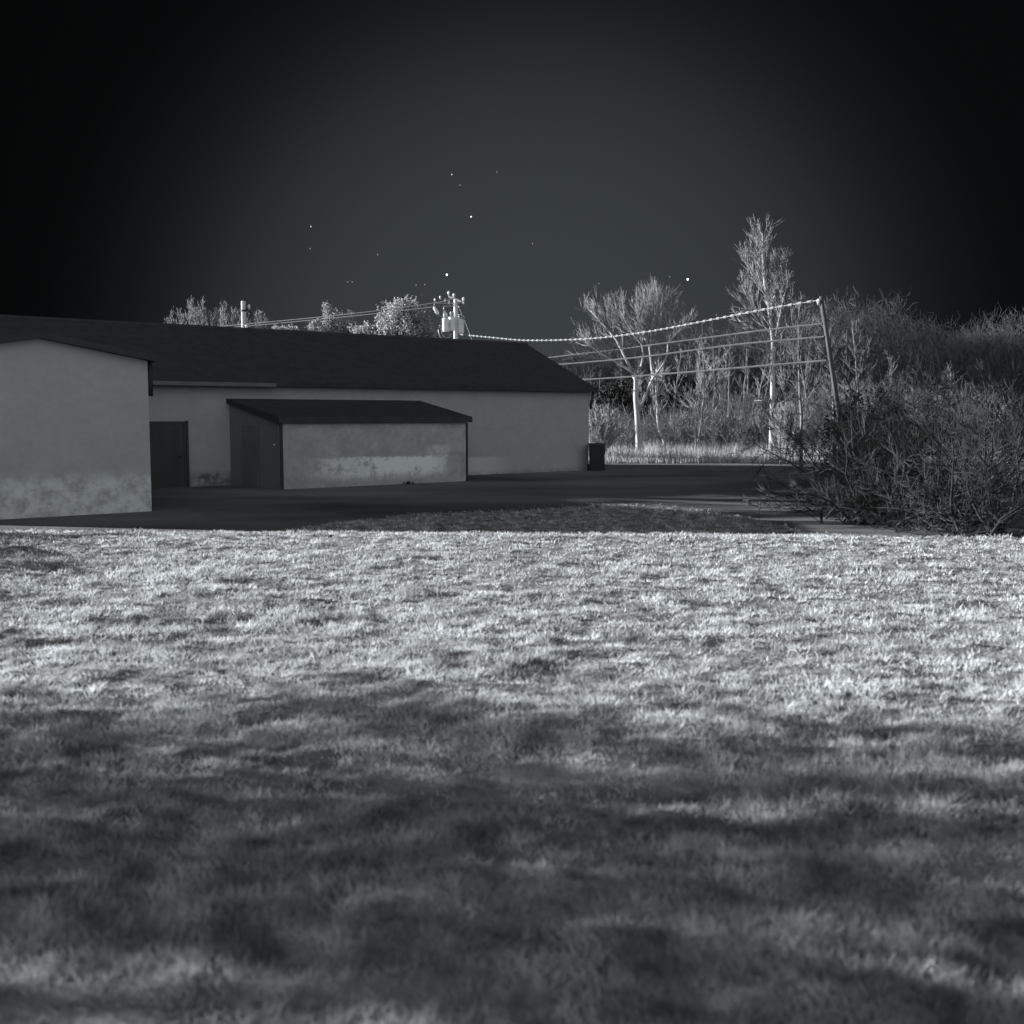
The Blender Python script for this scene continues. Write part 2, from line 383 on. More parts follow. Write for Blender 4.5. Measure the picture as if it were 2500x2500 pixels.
# wing with the pale end wall at the left
wc = Vector((-8.33, 25.0, 0)); WL = 4.7; WZ = 3.45; WR = 3.85; WD = 13.0
wing = empty('side_wing', wc.copy(), 'pale gable wall of the nearer wing at the left edge of the lot', 'building')
def wp(s, d, z): return wc - U*s - N*d + UP*z
WM = wall_mat('wing_render', .32, [(-9, 1, -.2, .85, .3, .02, .22, .25, .60, .8)])  # paler base band paints in the light along the wall's foot
mb = MB(wc)
ring = [wp(0, 0, -.1), wp(WL, 0, -.1), wp(WL, 0, WZ), wp(WL/2, 0, WR), wp(0, 0, WZ)]
mb.prism(ring, [q-N*.2 for q in ring]); o = mb.build('wall', WM, wing); set_uv(o, wc, U)
for s0 in (0.002, WL-.202):
    mb = MB(wc); mb.obox(wp(s0, .203, -.1), -U*.2, -N*(8.5 if s0 < 1 else 12.5), UP*(WZ+.05))
    o = mb.build('wall', MW, wing); set_uv(o, wc, N)
mb = MB(wc); kk = (WR-WZ)/(WL/2)
for sg in (0, 1):
    e = -.12 if sg == 0 else WL+.25
    ring = [wp(e, -.22, WZ-kk*.12), wp(WL/2, -.22, WR), wp(WL/2, -.22, WR+.14), wp(e, -.22, WZ-kk*.12+.14)]
    mb.prism(ring, [q-N*(9 if sg == 0 else 12.5) for q in ring])
mb.build('roof', 'shingle', wing)
mb = MB(wc); mb.tube([wp(-.09, .1, WZ-.02), wp(-.09, .1, WZ-.8)], .055, 8); mb.build('downspout', 'dark_metal', wing, True)

# ------------------------------------------------------------------ bin at the corner
bp0 = at(1457, 1148, 43.6); bp0.z = 0
tb = empty('trash_bin', bp0, 'dark upright wheeled bin standing at the right corner of the long building', 'bin')
mb = MB(bp0)
lo = [bp0+Vector((x*.27, y*.3, .06)) for x, y in ((-1, -1), (1, -1), (1, 1), (-1, 1))]; hi = [bp0+Vector((x*.31, y*.36, 1.02)) for x, y in ((-1, -1), (1, -1), (1, 1), (-1, 1))]
mb.prism(lo, hi); mb.build('body', 'plastic', tb, bevel=.03)
mb = MB(bp0); mb.prism([bp0+Vector((x*.345, y*.4, 1.025)) for x, y in ((-1, -1), (1, -1), (1, 1), (-1, 1))], [bp0+Vector((x*.31, y*.36, 1.10)) for x, y in ((-1, -1), (1, -1), (1, 1), (-1, 1))]); mb.build('lid', 'plastic', tb, bevel=.02)
mb = MB(bp0); mb.tube([bp0+Vector((-.25, .42, .98)), bp0+Vector((.25, .42, .98))], .02, 8); mb.build('handle', 'plastic', tb)
for sx in (-1, 1):
    mb = MB(bp0); mb.tube([bp0+Vector((sx*.29, .28, .13)), bp0+Vector((sx*.35, .28, .13))], .13, 16); mb.build('wheel', 'plastic', tb)

# a low weed clump at the foot of the shed front
wp0 = at(995, 1179, 35.1); wp0.z = 0; rng = random.Random(77); mb = MB(wp0)
for k_ in range(60):
    an = rng.random()*6.28; r_ = rng.random()*.22; q_ = wp0+Vector((math.cos(an)*r_, math.sin(an)*r_*.4, 0)); h_ = rng.uniform(.05, .14)
    e_ = q_+Vector((rng.gauss(0, .05), rng.gauss(0, .05), h_)); mb.poly([q_+Vector((-.012, 0, 0)), q_+Vector((.012, 0, 0)), e_])
o = mb.build('weed_clump', 'leaf_dark'); o.location = wp0; tag(o, 'tiny dark weed clump at the foot of the shed front', 'weeds')

# ------------------------------------------------------------------ utility poles, wires
def jug(mb, p, s=1): mb.lathe(p, [(.03*s, 0), (.03*s, .06*s), (.07*s, .08*s), (.05*s, .12*s), (.07*s, .16*s), (.03*s, .22*s)], 10)
# plain pole on the left
p1 = at(594, 812, 66); top1 = at(594, 735, 66); b1 = Vector((top1.x, top1.y, 0))
pl = empty('utility_pole', b1, 'plain bright utility pole rising behind the left part of the roof', 'utility pole')
mb = MB(b1); mb.tube([b1, top1-UP*.05, top1], [.17, .135, .11], 12); mb.build('pole', 'pole', pl, True)
mb = MB(b1); mb.tube([top1+Vector((.1, 0, -.45)), top1+Vector((.35, 0, -.55)), top1+Vector((.48, 0, -.9))], .04, 6); mb.build('bracket', 'dark_metal', pl)
for iv in ((.34, -.02, -.52), (.2, -.12, -1.7)):
    mb = MB(b1); jug(mb, top1+Vector(iv), 1.45); mb.build('insulator', 'porcelain', pl, True)
mb = MB(b1); mb.tube([top1-UP*.62, top1-UP*.52], .17, 12); mb.build('pole_band', 'dark_metal', pl)
# transformer pole
YP = 62
top2 = at(1113, 731, YP); b2 = Vector((top2.x, top2.y, 0))
pt = empty('utility_pole', b2, 'bright utility pole carrying three transformer cans above the roof ridge', 'utility pole')
mb = MB(b2); mb.tube([b2, top2-UP*.05, top2], [.18, .13, .11], 12); mb.build('pole', 'pole', pt, True)
def q2(px, py, dy=0): return at(px, py, YP+dy)
mb = MB(b2); a = q2(1095, 724, .9); b = q2(1133, 740, -.9); mb.obox(a-UP*.06+Vector((0, -.06, 0)), b-a, Vector((0, .12, 0)), UP*.12); mb.build('crossarm', 'pole_old', pt)
for f_ in (.02, .36, .97):
    mb = MB(b2); jug(mb, a.lerp(b, f_)+UP*.05, 1.2); mb.build('insulator', 'porcelain', pt, True)
def can(px, py0, py1, dy, r):
    c = q2(px, py1, dy); h = q2(px, py0, dy).z - c.z
    m_ = MB(b2); m_.lathe(c, [(r*.5, -.02), (r*.96, 0), (r, .04), (r, h*.93), (r*1.06, h*.935), (r*1.06, h*.97), (r*.7, h*1.02), (0.02, h*1.05)], 20); o = m_.build('transformer', 'can', pt, True)
    es = o.modifiers.new('edge', 'EDGE_SPLIT'); es.split_angle = R(40)
    for sx in (-.35, .35):
        m_ = MB(b2); m_.lathe(c+Vector((sx*r, -.05, h)), [(.04, 0), (.07, .04), (.04, .08), (.07, .12), (.04, .16), (.06, .22), (.02, .3)], 8); m_.build('bushing', 'porcelain', o, True)
can(1088, 778, 810, -.55, .20); can(1104, 774, 807, -.30, .20); can(1124, 780, 814, .2, .22)
for (x0, y0, x1, y1) in ((1059, 749, 1070, 767), (1083, 758, 1088, 771), (1129, 770, 1131, 780)):
    mb = MB(b2); a_, b_ = q2(x0, y0, -.4), q2(x1, y1, -.4); mb.tube([a_, a_.lerp(b_, .15), a_.lerp(b_, .85), b_], [.04, .09, .09, .04], 8); mb.build('cutout_fuse', 'porcelain', pt, True)
mb = MB(b2)
for pts in ([(1083, 778), (1074, 790), (1070, 808), (1074, 822), (1084, 829)], [(1081, 782), (1077, 797), (1080, 818), (1088, 826), (1097, 824), (1102, 815)], [(1062, 762), (1070, 770), (1084, 775)], [(1088, 772), (1092, 778)], [(1118, 745), (1128, 765), (1130, 782)]):
    mb.tube([q2(x, y, -.6) for x, y in pts], .022, 6)
mb.build('drop_wire', 'cable', pt, True)
mb = MB(b2); mb.tube([q2(1059, 749, -.4), q2(1062, 740, -.4), q2(1112, 741)], .035, 6); mb.tube([q2(1083, 758, -.4), q2(1084, 748, -.4), q2(1112, 746)], .035, 6)
mb.build('bracket', 'cable', pt, True)
for (x, y) in ((1062, 737), (1075, 731), (1087, 737), (1096, 742)):
    mb = MB(b2); jug(mb, q2(x, y, -.4), .9); mb.build('insulator', 'porcelain', pt, True)
# leaning pole at the right, nearer
YQ = 39
top3 = at(2005, 724, YQ); mid3 = at(2034, 916, YQ); b3 = top3 + (mid3-top3)*((top3.z)/(top3.z-mid3.z))
pr = empty('utility_pole', b3, 'thin leaning pole at the right end of the beaded cable, among dark trees', 'utility pole')
mb = MB(b3); mb.tube([b3, top3-UP*.05, top3], [.10, .075, .065], 10); mb.build('pole', 'pole_old', pr, True)
mb = MB(b3); jug(mb, top3+Vector((-.09, 0, -.3)), 1); mb.build('insulator', 'porcelain', pr, True)

def wire(pts, r, label, m='wire', name='overhead_wire', grp='wires strung between the poles'):
    """pts: (px, py, depth) control points; smooth interpolation by Catmull-Rom"""
    P = [at(*q) for q in pts]; mb = MB(P[0]); out = []
    PP = [P[0]*2-P[1]] + P + [P[-1]*2-P[-2]]
    for i in range(1, len(PP)-2):
        for k in range(10):
            t = k/10; a_, b_, c_, d_ = PP[i-1:i+3]
            out.append(.5*((2*b_)+(c_-a_)*t+(2*a_-5*b_+4*c_-d_)*t*t+(3*b_-a_-3*c_+d_)*t**3))
    out.append(P[-1]); mb.tube(out, r, 5); o = mb.build(name, m); o.location = P[0]
    return tag(o, label, 'wire', grp), out
wire([(405, 808, 74), (594, 792, 70), (860, 766, 65), (1060, 740, 62.4), (1112, 727, 62)], .028, 'upper of the two thin wires rising from the left pole to the transformer pole')
wire([(405, 812, 74.5), (594, 797, 70.5), (860, 772, 65.5), (1060, 749, 62.6), (1112, 738, 62)], .028, 'lower of the two thin wires rising from the left pole to the transformer pole')
wire([(600, 750, 66), (640, 768, 66), (725, 809, 66)], .012, 'thin guy wire slanting down right of the plain left pole')
wire([(1115, 738, 62), (1135, 785, 61), (1160, 850, 59)], .015, 'thin guy wire slanting down right of the transformer pole')
wire([(1225, 888, 63), (1350, 872, 58), (1560, 846, 50), (1850, 808, 42), (2008, 790, 39)], .032, 'highest of the three plain wires below the beaded cable', 'line')
wire([(1225, 898, 63), (1360, 890, 58), (1560, 872, 50), (1790, 842, 43), (2012, 822, 39)], .034, 'middle plain wire crossing in front of the forked tree', 'line')
wire([(1300, 932, 60), (1418, 927, 56), (1560, 918, 51), (1800, 898, 43), (2018, 880, 39)], .036, 'lowest plain wire, just above the right end of the eave', 'line')
o, path = wire([(1118, 816, 62), (1200, 824, 59), (1290, 831, 56), (1437, 827, 51.5), (1580, 810, 47.5), (1740, 780, 43.5), (1880, 753, 40.8), (2004, 732, 39)], .030, 'thick beaded cable sagging from the transformer pole to the leaning right pole', 'cable', 'aerial_cable')
# the lashing makes regular thick turns along the cable: one tube of changing radius
mb = MB(path[0]); P2 = []; R2 = []; acc = 0; nxt = .5
for a_, b_ in zip(path[:-1], path[1:]):
    seg = (b_-a_).length; d_ = (b_-a_).normalized()
    while nxt < acc+seg:
        c_ = a_.lerp(b_, (nxt-acc)/seg)
        P2 += [c_-d_*.12, c_-d_*.08, c_+d_*.08, c_+d_*.12]; R2 += [.018, .050, .050, .018]; nxt += .42
    acc += seg
mb.tube([path[0]]+P2+[path[-1]], [.018]+R2+[.018], 6)
old = o.data; o.data = bpy.data.meshes.new('aerial_cable'); o.data.from_pydata(mb.v, [], mb.f); o.data.update(); o.data.materials.append(M['cable'])

# ------------------------------------------------------------------ trees
def branch_path(rng, p, d, ln, nseg, up, wob):
    pts = [p.copy()]; q = p.copy(); d = d.normalized()
    for i in range(nseg):
        d = (d + Vector((rng.gauss(0, wob), rng.gauss(0, wob), rng.gauss(0, wob)+up))).normalized()
        q = q + d*(ln/nseg); pts.append(q.copy())
    return pts
def ramify(rng, limb, r0, r1, count, length, tw, up=.12, spread=.9, start=.25, sub=7, subsub=0, mb_=None, n3=3, updir=UP, thin=.011):
    """side branches with twigs along a limb polyline; adds to mb tw"""
    m = len(limb)-1
    for i in range(count):
        t = start + (1-start)*(i+rng.random())/count; t = min(t, .995); k = int(t*m); f_ = t*m-k
        p = limb[k].lerp(limb[k+1], f_); ax = (limb[k+1]-limb[k]).normalized()
        pr_ = Vector((rng.gauss(0, 1), rng.gauss(0, 1), rng.gauss(0, .6))); pr_ = (pr_-ax*pr_.dot(ax)).normalized()
        d = (ax*.8+pr_*spread).normalized(); ln = length*(1-.72*t)*rng.uniform(.6, 1.2)
        pts = branch_path(rng, p, d, ln, 5, up*.6, .08); rr = min(.035, max(thin*1.5, (r0+(r1-r0)*t)*.36))
        tw.tube(pts, [rr*(1-.75*j/5) for j in range(6)], 4, False)
        for s in range(sub):
            tt = rng.uniform(.2, .98)*5; kk_ = int(tt); p2 = pts[kk_].lerp(pts[kk_+1], tt-kk_); ax2 = (pts[kk_+1]-pts[kk_]).normalized()
            d2 = (ax2+Vector((rng.gauss(0, .38), rng.gauss(0, .38), rng.gauss(.12, .32)))).normalized()
            pt2 = branch_path(rng, p2, d2, ln*rng.uniform(.3, .6), 3, up*.6, .07); tw.tube(pt2, [thin, thin*.9, thin*.7, thin*.4], n3, False)
            for ss_ in range(subsub):
                p3 = pt2[rng.choice((1, 2))]; d3 = (d2+Vector((rng.gauss(0, .35), rng.gauss(0, .35), rng.gauss(.1, .3)))).normalized()
                tw.tube([p3, p3+d3*ln*.17, p3+(d3+UP*.08)*ln*.34], [thin*.7, thin*.6, thin*.35], 3, False)
def limb_tree(name, label, Y, limbs, seed, cat='tree', group=None, tm='bark_pale', cm='twig', dj=.6, cs=1, ls=1, ts=1, **kw):
    """limbs: list of (pixel polyline, r0, r1, side branch count, side length, start)"""
    rng = random.Random(seed); bx, by = limbs[0][0][0]; b = at(bx, by, Y); b.z = 0
    root = empty(name, b, label, cat, group); tk = MB(b); cr = MB(b)
    first = True
    for (pl_, r0, r1, cnt, ln, st) in limbs:
        P = []; off = 0; dirj = rng.uniform(-dj, dj)
        for i, (x, y) in enumerate(pl_):
            off = 0 if first else dirj*i/len(pl_)*2
            P.append(at(x, y, Y+off))
        if first: P = [Vector((P[0].x, P[0].y, -.1))] + P
        n = len(P); tk.tube(P, [(r0+(r1-r0)*i/(n-1))*(1 if first else ts) for i in range(n)], 7)
        if cnt: ramify(rng, P, r0, r1, max(3, int(cnt*cs)), ln*ls, cr, start=st, **kw)
        first = False
    tk.build('trunk', tm, root, True); cr.build('crown', cm, root)
    return root

# forked pale tree
limb_tree('bare_tree', 'tall pale tree forking low into two leaning stems, left side of the woods', 55, [
    ([(1559, 1083), (1556, 1020), (1552, 972), (1553, 928), (1547, 915)], .17, .12, 8, 1.6, .3),
    ([(1547, 915), (1532, 900), (1492, 878), (1464, 861), (1444, 846), (1420, 842)], .085, .02, 22, 1.6, .35),
    ([(1541, 903), (1521, 861), (1504, 829), (1484, 805), (1461, 780), (1441, 757)], .09, .02, 30, 1.7, .35),
    ([(1521, 861), (1520, 820), (1510, 785), (1497, 748)], .05, .015, 26, 1.5, .3),
    ([(1554, 930), (1562, 906), (1571, 866), (1566, 841), (1549, 821), (1530, 790), (1515, 760)], .07, .02, 30, 1.6, .4),
    ([(1558, 1010), (1578, 960), (1593, 923), (1589, 878), (1585, 846), (1572, 822), (1560, 780), (1550, 745)], .11, .02, 36, 1.7, .5),
    ([(1587, 850), (1590, 815), (1592, 787), (1605, 755), (1628, 732)], .05, .015, 32, 1.6, .25),
    ([(1593, 925), (1618, 892), (1630, 861), (1630, 838), (1657, 809), (1692, 768)], .07, .015, 22, 1.3, .5),
    ([(1630, 840), (1628, 805), (1642, 770), (1648, 740)], .03, .012, 14, 1.2, .3),
    ([(1566, 845), (1575, 800), (1580, 765), (1592, 722)], .04, .012, 30, 1.5, .25)], 11, up=.10, spread=.42, sub=8, subsub=3, thin=.0085, cs=.46, ls=1.35, ts=.82)
limb_tree('bare_tree', 'small crooked pale tree just right of the forked tree', 57, [
    ([(1622, 1078), (1608, 1045), (1605, 1014), (1606, 990), (1602, 972), (1602, 932), (1604, 900)], .10, .03, 16, 1.5, .4),
    ([(1602, 972), (1590, 957), (1585, 930)], .045, .015, 10, 1.2, .2), ([(1605, 960), (1620, 930), (1624, 905)], .04, .015, 10, 1.2, .2)], 12, up=.1, sub=7, subsub=1)
limb_tree('bare_tree', 'mid sized bare tree with rising forks between the crooked and tall trees', 56, [
    ([(1706, 1078), (1712, 1034), (1714, 1010), (1721, 952), (1719, 906), (1714, 849)], .10, .02, 26, 2.0, .3),
    ([(1721, 960), (1735, 925), (1738, 895), (1742, 880)], .045, .012, 16, 1.3, .1), ([(1719, 985), (1745, 955), (1762, 930)], .035, .012, 12, 1.3, .1),
    ([(1712, 1020), (1700, 985), (1690, 965)], .04, .012, 10, 1.3, .1)], 13, tm='bark', up=.1, sub=8, subsub=1)
# tall slender tree
TT = limb_tree('bare_tree', 'tallest pale tree with straight trunk and narrow upswept crown at right', 54, [
    ([(1884, 1082), (1886, 964), (1888, 840), (1878, 757), (1866, 687), (1862, 620), (1861, 570)], .17, .015, 70, 2.7, .30),
    ([(1890, 845), (1900, 790), (1907, 757), (1915, 720), (1924, 683)], .06, .015, 24, 1.6, .3),
    ([(1879, 755), (1891, 722), (1896, 690), (1905, 650), (1912, 630)], .05, .012, 24, 1.5, .3),
    ([(1888, 850), (1920, 838), (1960, 815), (1990, 790)], .05, .012, 18, 1.6, .3), ([(1886, 905), (1915, 875), (1950, 855), (1985, 845)], .045, .012, 20, 1.6, .3),
    ([(1886, 860), (1850, 850), (1815, 845), (1790, 835)], .035, .01, 12, 1.2, .3), ([(1886, 985), (1860, 978), (1842, 978)], .03, .01, 5, .8, .3),
    ([(1886, 965), (1905, 945), (1910, 910)], .035, .012, 6, .8, .3), ([(1882, 780), (1850, 762), (1825, 728), (1808, 690)], .04, .01, 26, 1.4, .2),
    ([(1872, 720), (1845, 690), (1828, 650), (1822, 610)], .035, .01, 26, 1.2, .2), ([(1884, 815), (1850, 805), (1815, 790), (1800, 778)], .035, .01, 18, 1.2, .2),
    ([(1866, 670), (1852, 630), (1846, 590)], .03, .01, 20, .9, .2)], 14, up=.16, spread=.62, sub=5, subsub=2, thin=.009, cs=.75, ls=1.15, ts=.9)

# simple bare tree grown from a seed
def grown_tree(name, base, H, label, seed, tm='bark', cm='twig', group=None, cat='tree', r=.09, width=.35, nb=22, sub=6, subsub=1, start=.3, lean=0, stems=1, up=.2, thin=.011, wob=.05, arch=.05, spread=.75, ssp=.18):
    rng = random.Random(seed); base = Vector(base); root = empty(name, base, label, cat, group); tk = MB(base); cr = MB(base)
    for s in range(stems):
        d = Vector((rng.gauss(lean, .06+ssp*(stems > 1)), rng.gauss(0, .06+ssp*(stems > 1)), 1)); h = H*rng.uniform(.8, 1) if stems > 1 else H
        pts = branch_path(rng, base-UP*.1+Vector((rng.gauss(0, ssp), rng.gauss(0, ssp), 0))*(stems > 1), d, h, 9, arch, wob); rr = r*(1 if stems == 1 else .6)
        tk.tube(pts, [rr*(1-.88*i/9) for i in range(10)], 6)
        ramify(rng, pts, rr, rr*.1, nb, H*width, cr, up=up, spread=spread, start=start, sub=sub, subsub=subsub, thin=thin)
    tk.build('trunk', tm, root, True); cr.build('crown', cm, root); return root
# thicket of slender trees behind, right of the building
rng = random.Random(5)
G = 'slender bare trees of the wood behind the verge'
spots = [(1500, 890, 70), (1470, 905, 74), (1530, 860, 72), (1640, 850, 66), (1662, 830, 72), (1680, 862, 68), (1735, 835, 73), (1760, 850, 64), (1777, 858, 62), (1795, 840, 67), (1812, 848, 63), (1828, 836, 70), (1845, 850, 66), (1700, 800, 76), (1745, 800, 78), (1600, 880, 75), (1575, 870, 78), (1865, 820, 72), (1925, 800, 68), (1948, 790, 64), (1905, 830, 62), (1975, 770, 70), (1450, 900, 78), (1425, 905, 80), (1555, 895, 80), (1620, 845, 82), (1790, 815, 82)]
for i, (px, py, Y) in enumerate(spots):
    tp = at(px, py, Y); grown_tree('bare_tree', (tp.x, tp.y, 0), tp.z, 'slender grey bare tree ' + ('between building corner and forked tree' if px < 1556 else 'between forked tree and mid sized tree' if px < 1712 else 'between mid sized tree and tall straight trunk' if px < 1885 else 'right of the tall straight trunk'), 100+i, group=G, r=.075, width=.26, nb=20, sub=4, subsub=1, start=.15, cm='twig' if i % 3 == 0 else 'twig_mid')
# shrubs at the verge
for (px, py, Y, lb, st, cm) in [(1465, 992, 52, 'pale many-stemmed leafless shrub behind the bin at the building corner', 9, 'twig'),
                                (1535, 1020, 60, 'low leafless shrub left of the forked tree trunk', 6, 'twig'),
                                (1665, 1000, 59, 'tangled leafless shrub between the crooked tree and the mid sized tree', 7, 'twig'),
                                (1760, 1010, 58, 'tangled leafless shrub right of the mid sized tree', 7, 'twig'),
                                (1830, 1000, 57, 'tangled leafless shrub left of the tall straight trunk', 7, 'twig'),
                                (1925, 985, 50, 'leafless shrub right of the tall straight trunk', 7, 'twig')]:
    tp = at(px, py, Y); grown_tree('bare_shrub', (tp.x, tp.y, 0), tp.z, lb, int(px), tm='bark_pale' if st == 9 else 'bark', cm=cm, cat='shrub', r=.06, width=.5, nb=16, sub=7, subsub=1, start=.1, stems=st, thin=.012)

# tops of bare trees over the roof at left
G2 = 'bare treetops over the left part of the roof'
for i, (px, py, Y) in enumerate([(448, 752, 95), (462, 738, 98), (505, 748, 96), (527, 750, 93), (550, 752, 99), (572, 768, 96), (612, 768, 94), (632, 778, 97), (640, 786, 92), (485, 770, 100), (425, 775, 95), (655, 790, 96), (515, 742, 97), (590, 775, 98), (537, 775, 95), (495, 762, 94), (418, 772, 96), (432, 762, 93), (442, 770, 97), (470, 752, 95), (480, 750, 92), (560, 765, 94), (600, 770, 97), (625, 785, 93)]):
    tp = at(px, py, Y); grown_tree('bare_tree', (tp.x, tp.y, 0), tp.z, 'bare upright treetop over the dark roof, ' + ('left' if px < 594 else 'right') + ' of the plain utility pole', 200+i, group=G2, r=.2, width=.20, nb=40, sub=5, subsub=1, start=.55, up=.5, thin=.016, stems=1, cm='twig', wob=.02, arch=.1)

# leafy trees: leaf-sized faces in clumps
def leafy_tree(name, base, H, label, seed, rx, rz, cz, nclump, nleaf, leaf, m='leaf', tm='bark', group=None, cat='tree', lumps=None, crad=.35):
    rng = np.random.default_rng(seed); base = Vector(base); root = empty(name, base, label, cat, group)
    r2 = random.Random(seed); tk = MB(base)
    pts = branch_path(r2, base-UP*.1, UP, cz, 5, .1, .04); tk.tube(pts, [rx*.09*(1-.6*i/5)+.04 for i in range(6)], 7)
    lumps = lumps or [(0, 0, 0, 1, 1)]
    V = []
    for (lx, ly, lz, sx, sz) in lumps:
        n = max(4, int(nclump*sx*sz))
        d = rng.normal(size=(n, 3)); d /= np.linalg.norm(d, axis=1)[:, None]; rr = rng.random(n)**.4
        cc = d*rr[:, None]*np.array([rx*sx, rx*sx, rz*sz]) + np.array([lx*rx, ly*rx, cz+lz*rz])
        cc = cc[cc[:, 2] > .1]
        for c in cc[::max(1, len(cc)//8)]:
            tk.tube([base+UP*(cz*.45), base+Vector(c)*.6+UP*(cz*.18), base+Vector(c)], [rx*.035+.02, rx*.02+.012, .01], 4)
        s = rng.uniform(.6, 1.3, len(cc))*crad*rx
        lc = np.repeat(cc, nleaf, 0) + rng.normal(size=(len(cc)*nleaf, 3))*np.repeat(s, nleaf)[:, None]*.55
        k = len(lc); a_ = rng.normal(size=(k, 3)); a_ /= np.linalg.norm(a_, axis=1)[:, None]; b_ = np.cross(a_, rng.normal(size=(k, 3))); b_ /= np.linalg.norm(b_, axis=1)[:, None]
        sz_ = (leaf*rng.uniform(.5, 1.2, k))[:, None]
        V.append(np.stack([lc-a_*sz_, lc+b_*sz_*.5, lc+a_*sz_, lc-b_*sz_*.5], 1).reshape(-1, 3))
    V = np.concatenate(V); V = V[(V[:, 2] > -5)] ; V[:, 2] = np.maximum(V[:, 2], .02)
    tk.build('trunk', tm, root, True); np_mesh('crown', V, 4, m, root); return root
# round leafy treetop and spiky leafy tree above the ridge
def px2m(dx, Y): return dx/F*Y
c = at(982, 800, 72); leafy_tree('leafy_tree', (c.x, c.y, 0), 10, 'dense rounded leafy treetop left of the transformer pole', 31, px2m(70, 72), px2m(74, 72), c.z, 210, 46, .11, group=None, lumps=[(0, 0, 0, .85, .85), (.12, 0, .38, .55, .55), (-.55, 0, -.3, .45, .45), (.62, 0, -.2, .4, .5), (-.95, 0, -.75, .4, .3)], crad=.2)
c = at(815, 800, 74); leafy_tree('leafy_tree', (c.x, c.y, 0), 9, 'ragged leafy treetop with a pointed spike, middle of the ridge', 32, px2m(60, 74), px2m(50, 74), c.z, 150, 44, .09, lumps=[(-.1, 0, .1, .42, .6), (-.2, 0, .75, .15, .5), (.02, 0, .5, .14, .4), (.65, 0, 0, .2, .75), (-.75, 0, -.1, .3, .4), (.3, 0, -.2, .4, .5)], crad=.13)
c = at(885, 815, 73); leafy_tree('leafy_tree', (c.x, c.y, 0), 8, 'low leafy top between the spiky tree and the round tree', 33, px2m(45, 73), px2m(20, 73), c.z, 40, 30, .13, crad=.2)
c = at(1048, 828, 72); leafy_tree('leafy_tree', (c.x, c.y, 0), 8, 'low pale leafy top at the foot of the transformer pole', 34, px2m(30, 72), px2m(12, 72), c.z, 30, 24, .12, crad=.2)
c = at(700, 806, 74); leafy_tree('leafy_tree', (c.x, c.y, 0), 8, 'small low leafy tops peeping over the ridge right of the plain pole', 35, px2m(40, 74), px2m(10, 74), c.z, 22, 20, .11, crad=.14)

# dark evergreens behind the verge
c = at(1510, 1000, 66); leafy_tree('evergreen_tree', (c.x, c.y, 0), 5, 'dark bushy evergreen in the gap left of the forked tree', 41, 1.6, 1.9, 2.4, 240, 40, .10, m='leaf_dark', crad=.2)
c = at(1662, 980, 70); leafy_tree('evergreen_tree', (c.x, c.y, 0), 5, 'dark evergreen behind the crooked small tree', 42, 1.3, 2.2, 2.8, 200, 36, .11, m='leaf_dark', crad=.2)

# far wood mass
def thicket(name, label, x0, x1, y0, y1, topf, n, seed, m, lmin, lmax, thin, kind='stuff'):
    rng = np.random.default_rng(seed); V = []
    x = rng.uniform(x0, x1, n); y = rng.uniform(y0, y1, n); tops = topf(x)*(.72+.5*vnoise(x*.55, x*0, seed)+.18*rng.random(n)); z = rng.random(n)**.9*tops
    d = rng.normal(size=(n, 3))*np.array([.5, .5, .35]) + np.array([0, 0, .9]); d /= np.linalg.norm(d, axis=1)[:, None]
    ln = rng.uniform(lmin, lmax, n)[:, None]; p0 = np.stack([x, y, z], -1); p1 = p0 + d*ln; bend = rng.normal(size=(n, 3))*.12*ln; pm = (p0+p1)/2+bend
    w = np.cross(d, rng.normal(size=(n, 3))); w /= np.linalg.norm(w, axis=1)[:, None]; w *= thin
    w2 = np.cross(d, w)
    out = []
    for ww in (w, w2):
        out.append(np.stack([p0-ww, p0+ww, pm+ww*.8, pm-ww*.8], 1)); out.append(np.stack([pm-ww*.8, pm+ww*.8, p1+ww*.2, p1-ww*.2], 1))
    V = np.concatenate(out).reshape(-1, 3)
    return tag(np_mesh(name, V, 4, m), label, 'woodland', kind=kind)
thicket('woodland', 'far dense leafless wood closing the view right of the building', -6, 46, 82, 96, lambda x: np.interp(x, [-6, 5, 12, 22, 46], [4.2, 5.6, 7.0, 8.8, 7.5]), 70000, 51, 'twig_mid', .4, 1.5, .020)
thicket('brushwood', 'tangled leafless undergrowth between the trees on the verge', 4, 26, 55, 70, lambda x: np.interp(x, [4, 10, 16, 26], [1.6, 2.2, 2.6, 3.4]), 9000, 52, 'twig', .4, 1.5, .012)
# tall pale grass on the verge
def verge():
    rng = np.random.default_rng(6); n = 34000
    x = rng.uniform(2.5, 24, n); y = rng.uniform(50.4, 62, n)**1; cl = vnoise(x*1.6, y*1.1, 61)*.6+vnoise(x*5, y*3, 62)*.4
    h = .25 + 1.25*cl*rng.random(n)*sstep(50.3, 52.5, y); az = rng.random(n)*6.28
    w = .012+.012*rng.random(n); fa = rng.random(n)*6.28
    b0 = np.stack([x-np.cos(fa)*w, y-np.sin(fa)*w, x*0-.02], -1); b1 = np.stack([x+np.cos(fa)*w, y+np.sin(fa)*w, x*0-.02], -1)
    lean = rng.random(n)*.45*h
    tp = np.stack([x+np.cos(az)*lean, y+np.sin(az)*lean, h], -1)
    return tag(np_mesh('tall_grass', np.stack([b0, b1, tp], 1).reshape(-1, 3), 3, 'dry_grass'), 'tall pale dry grass along the verge in front of the wood', 'grass', kind='stuff')
verge()

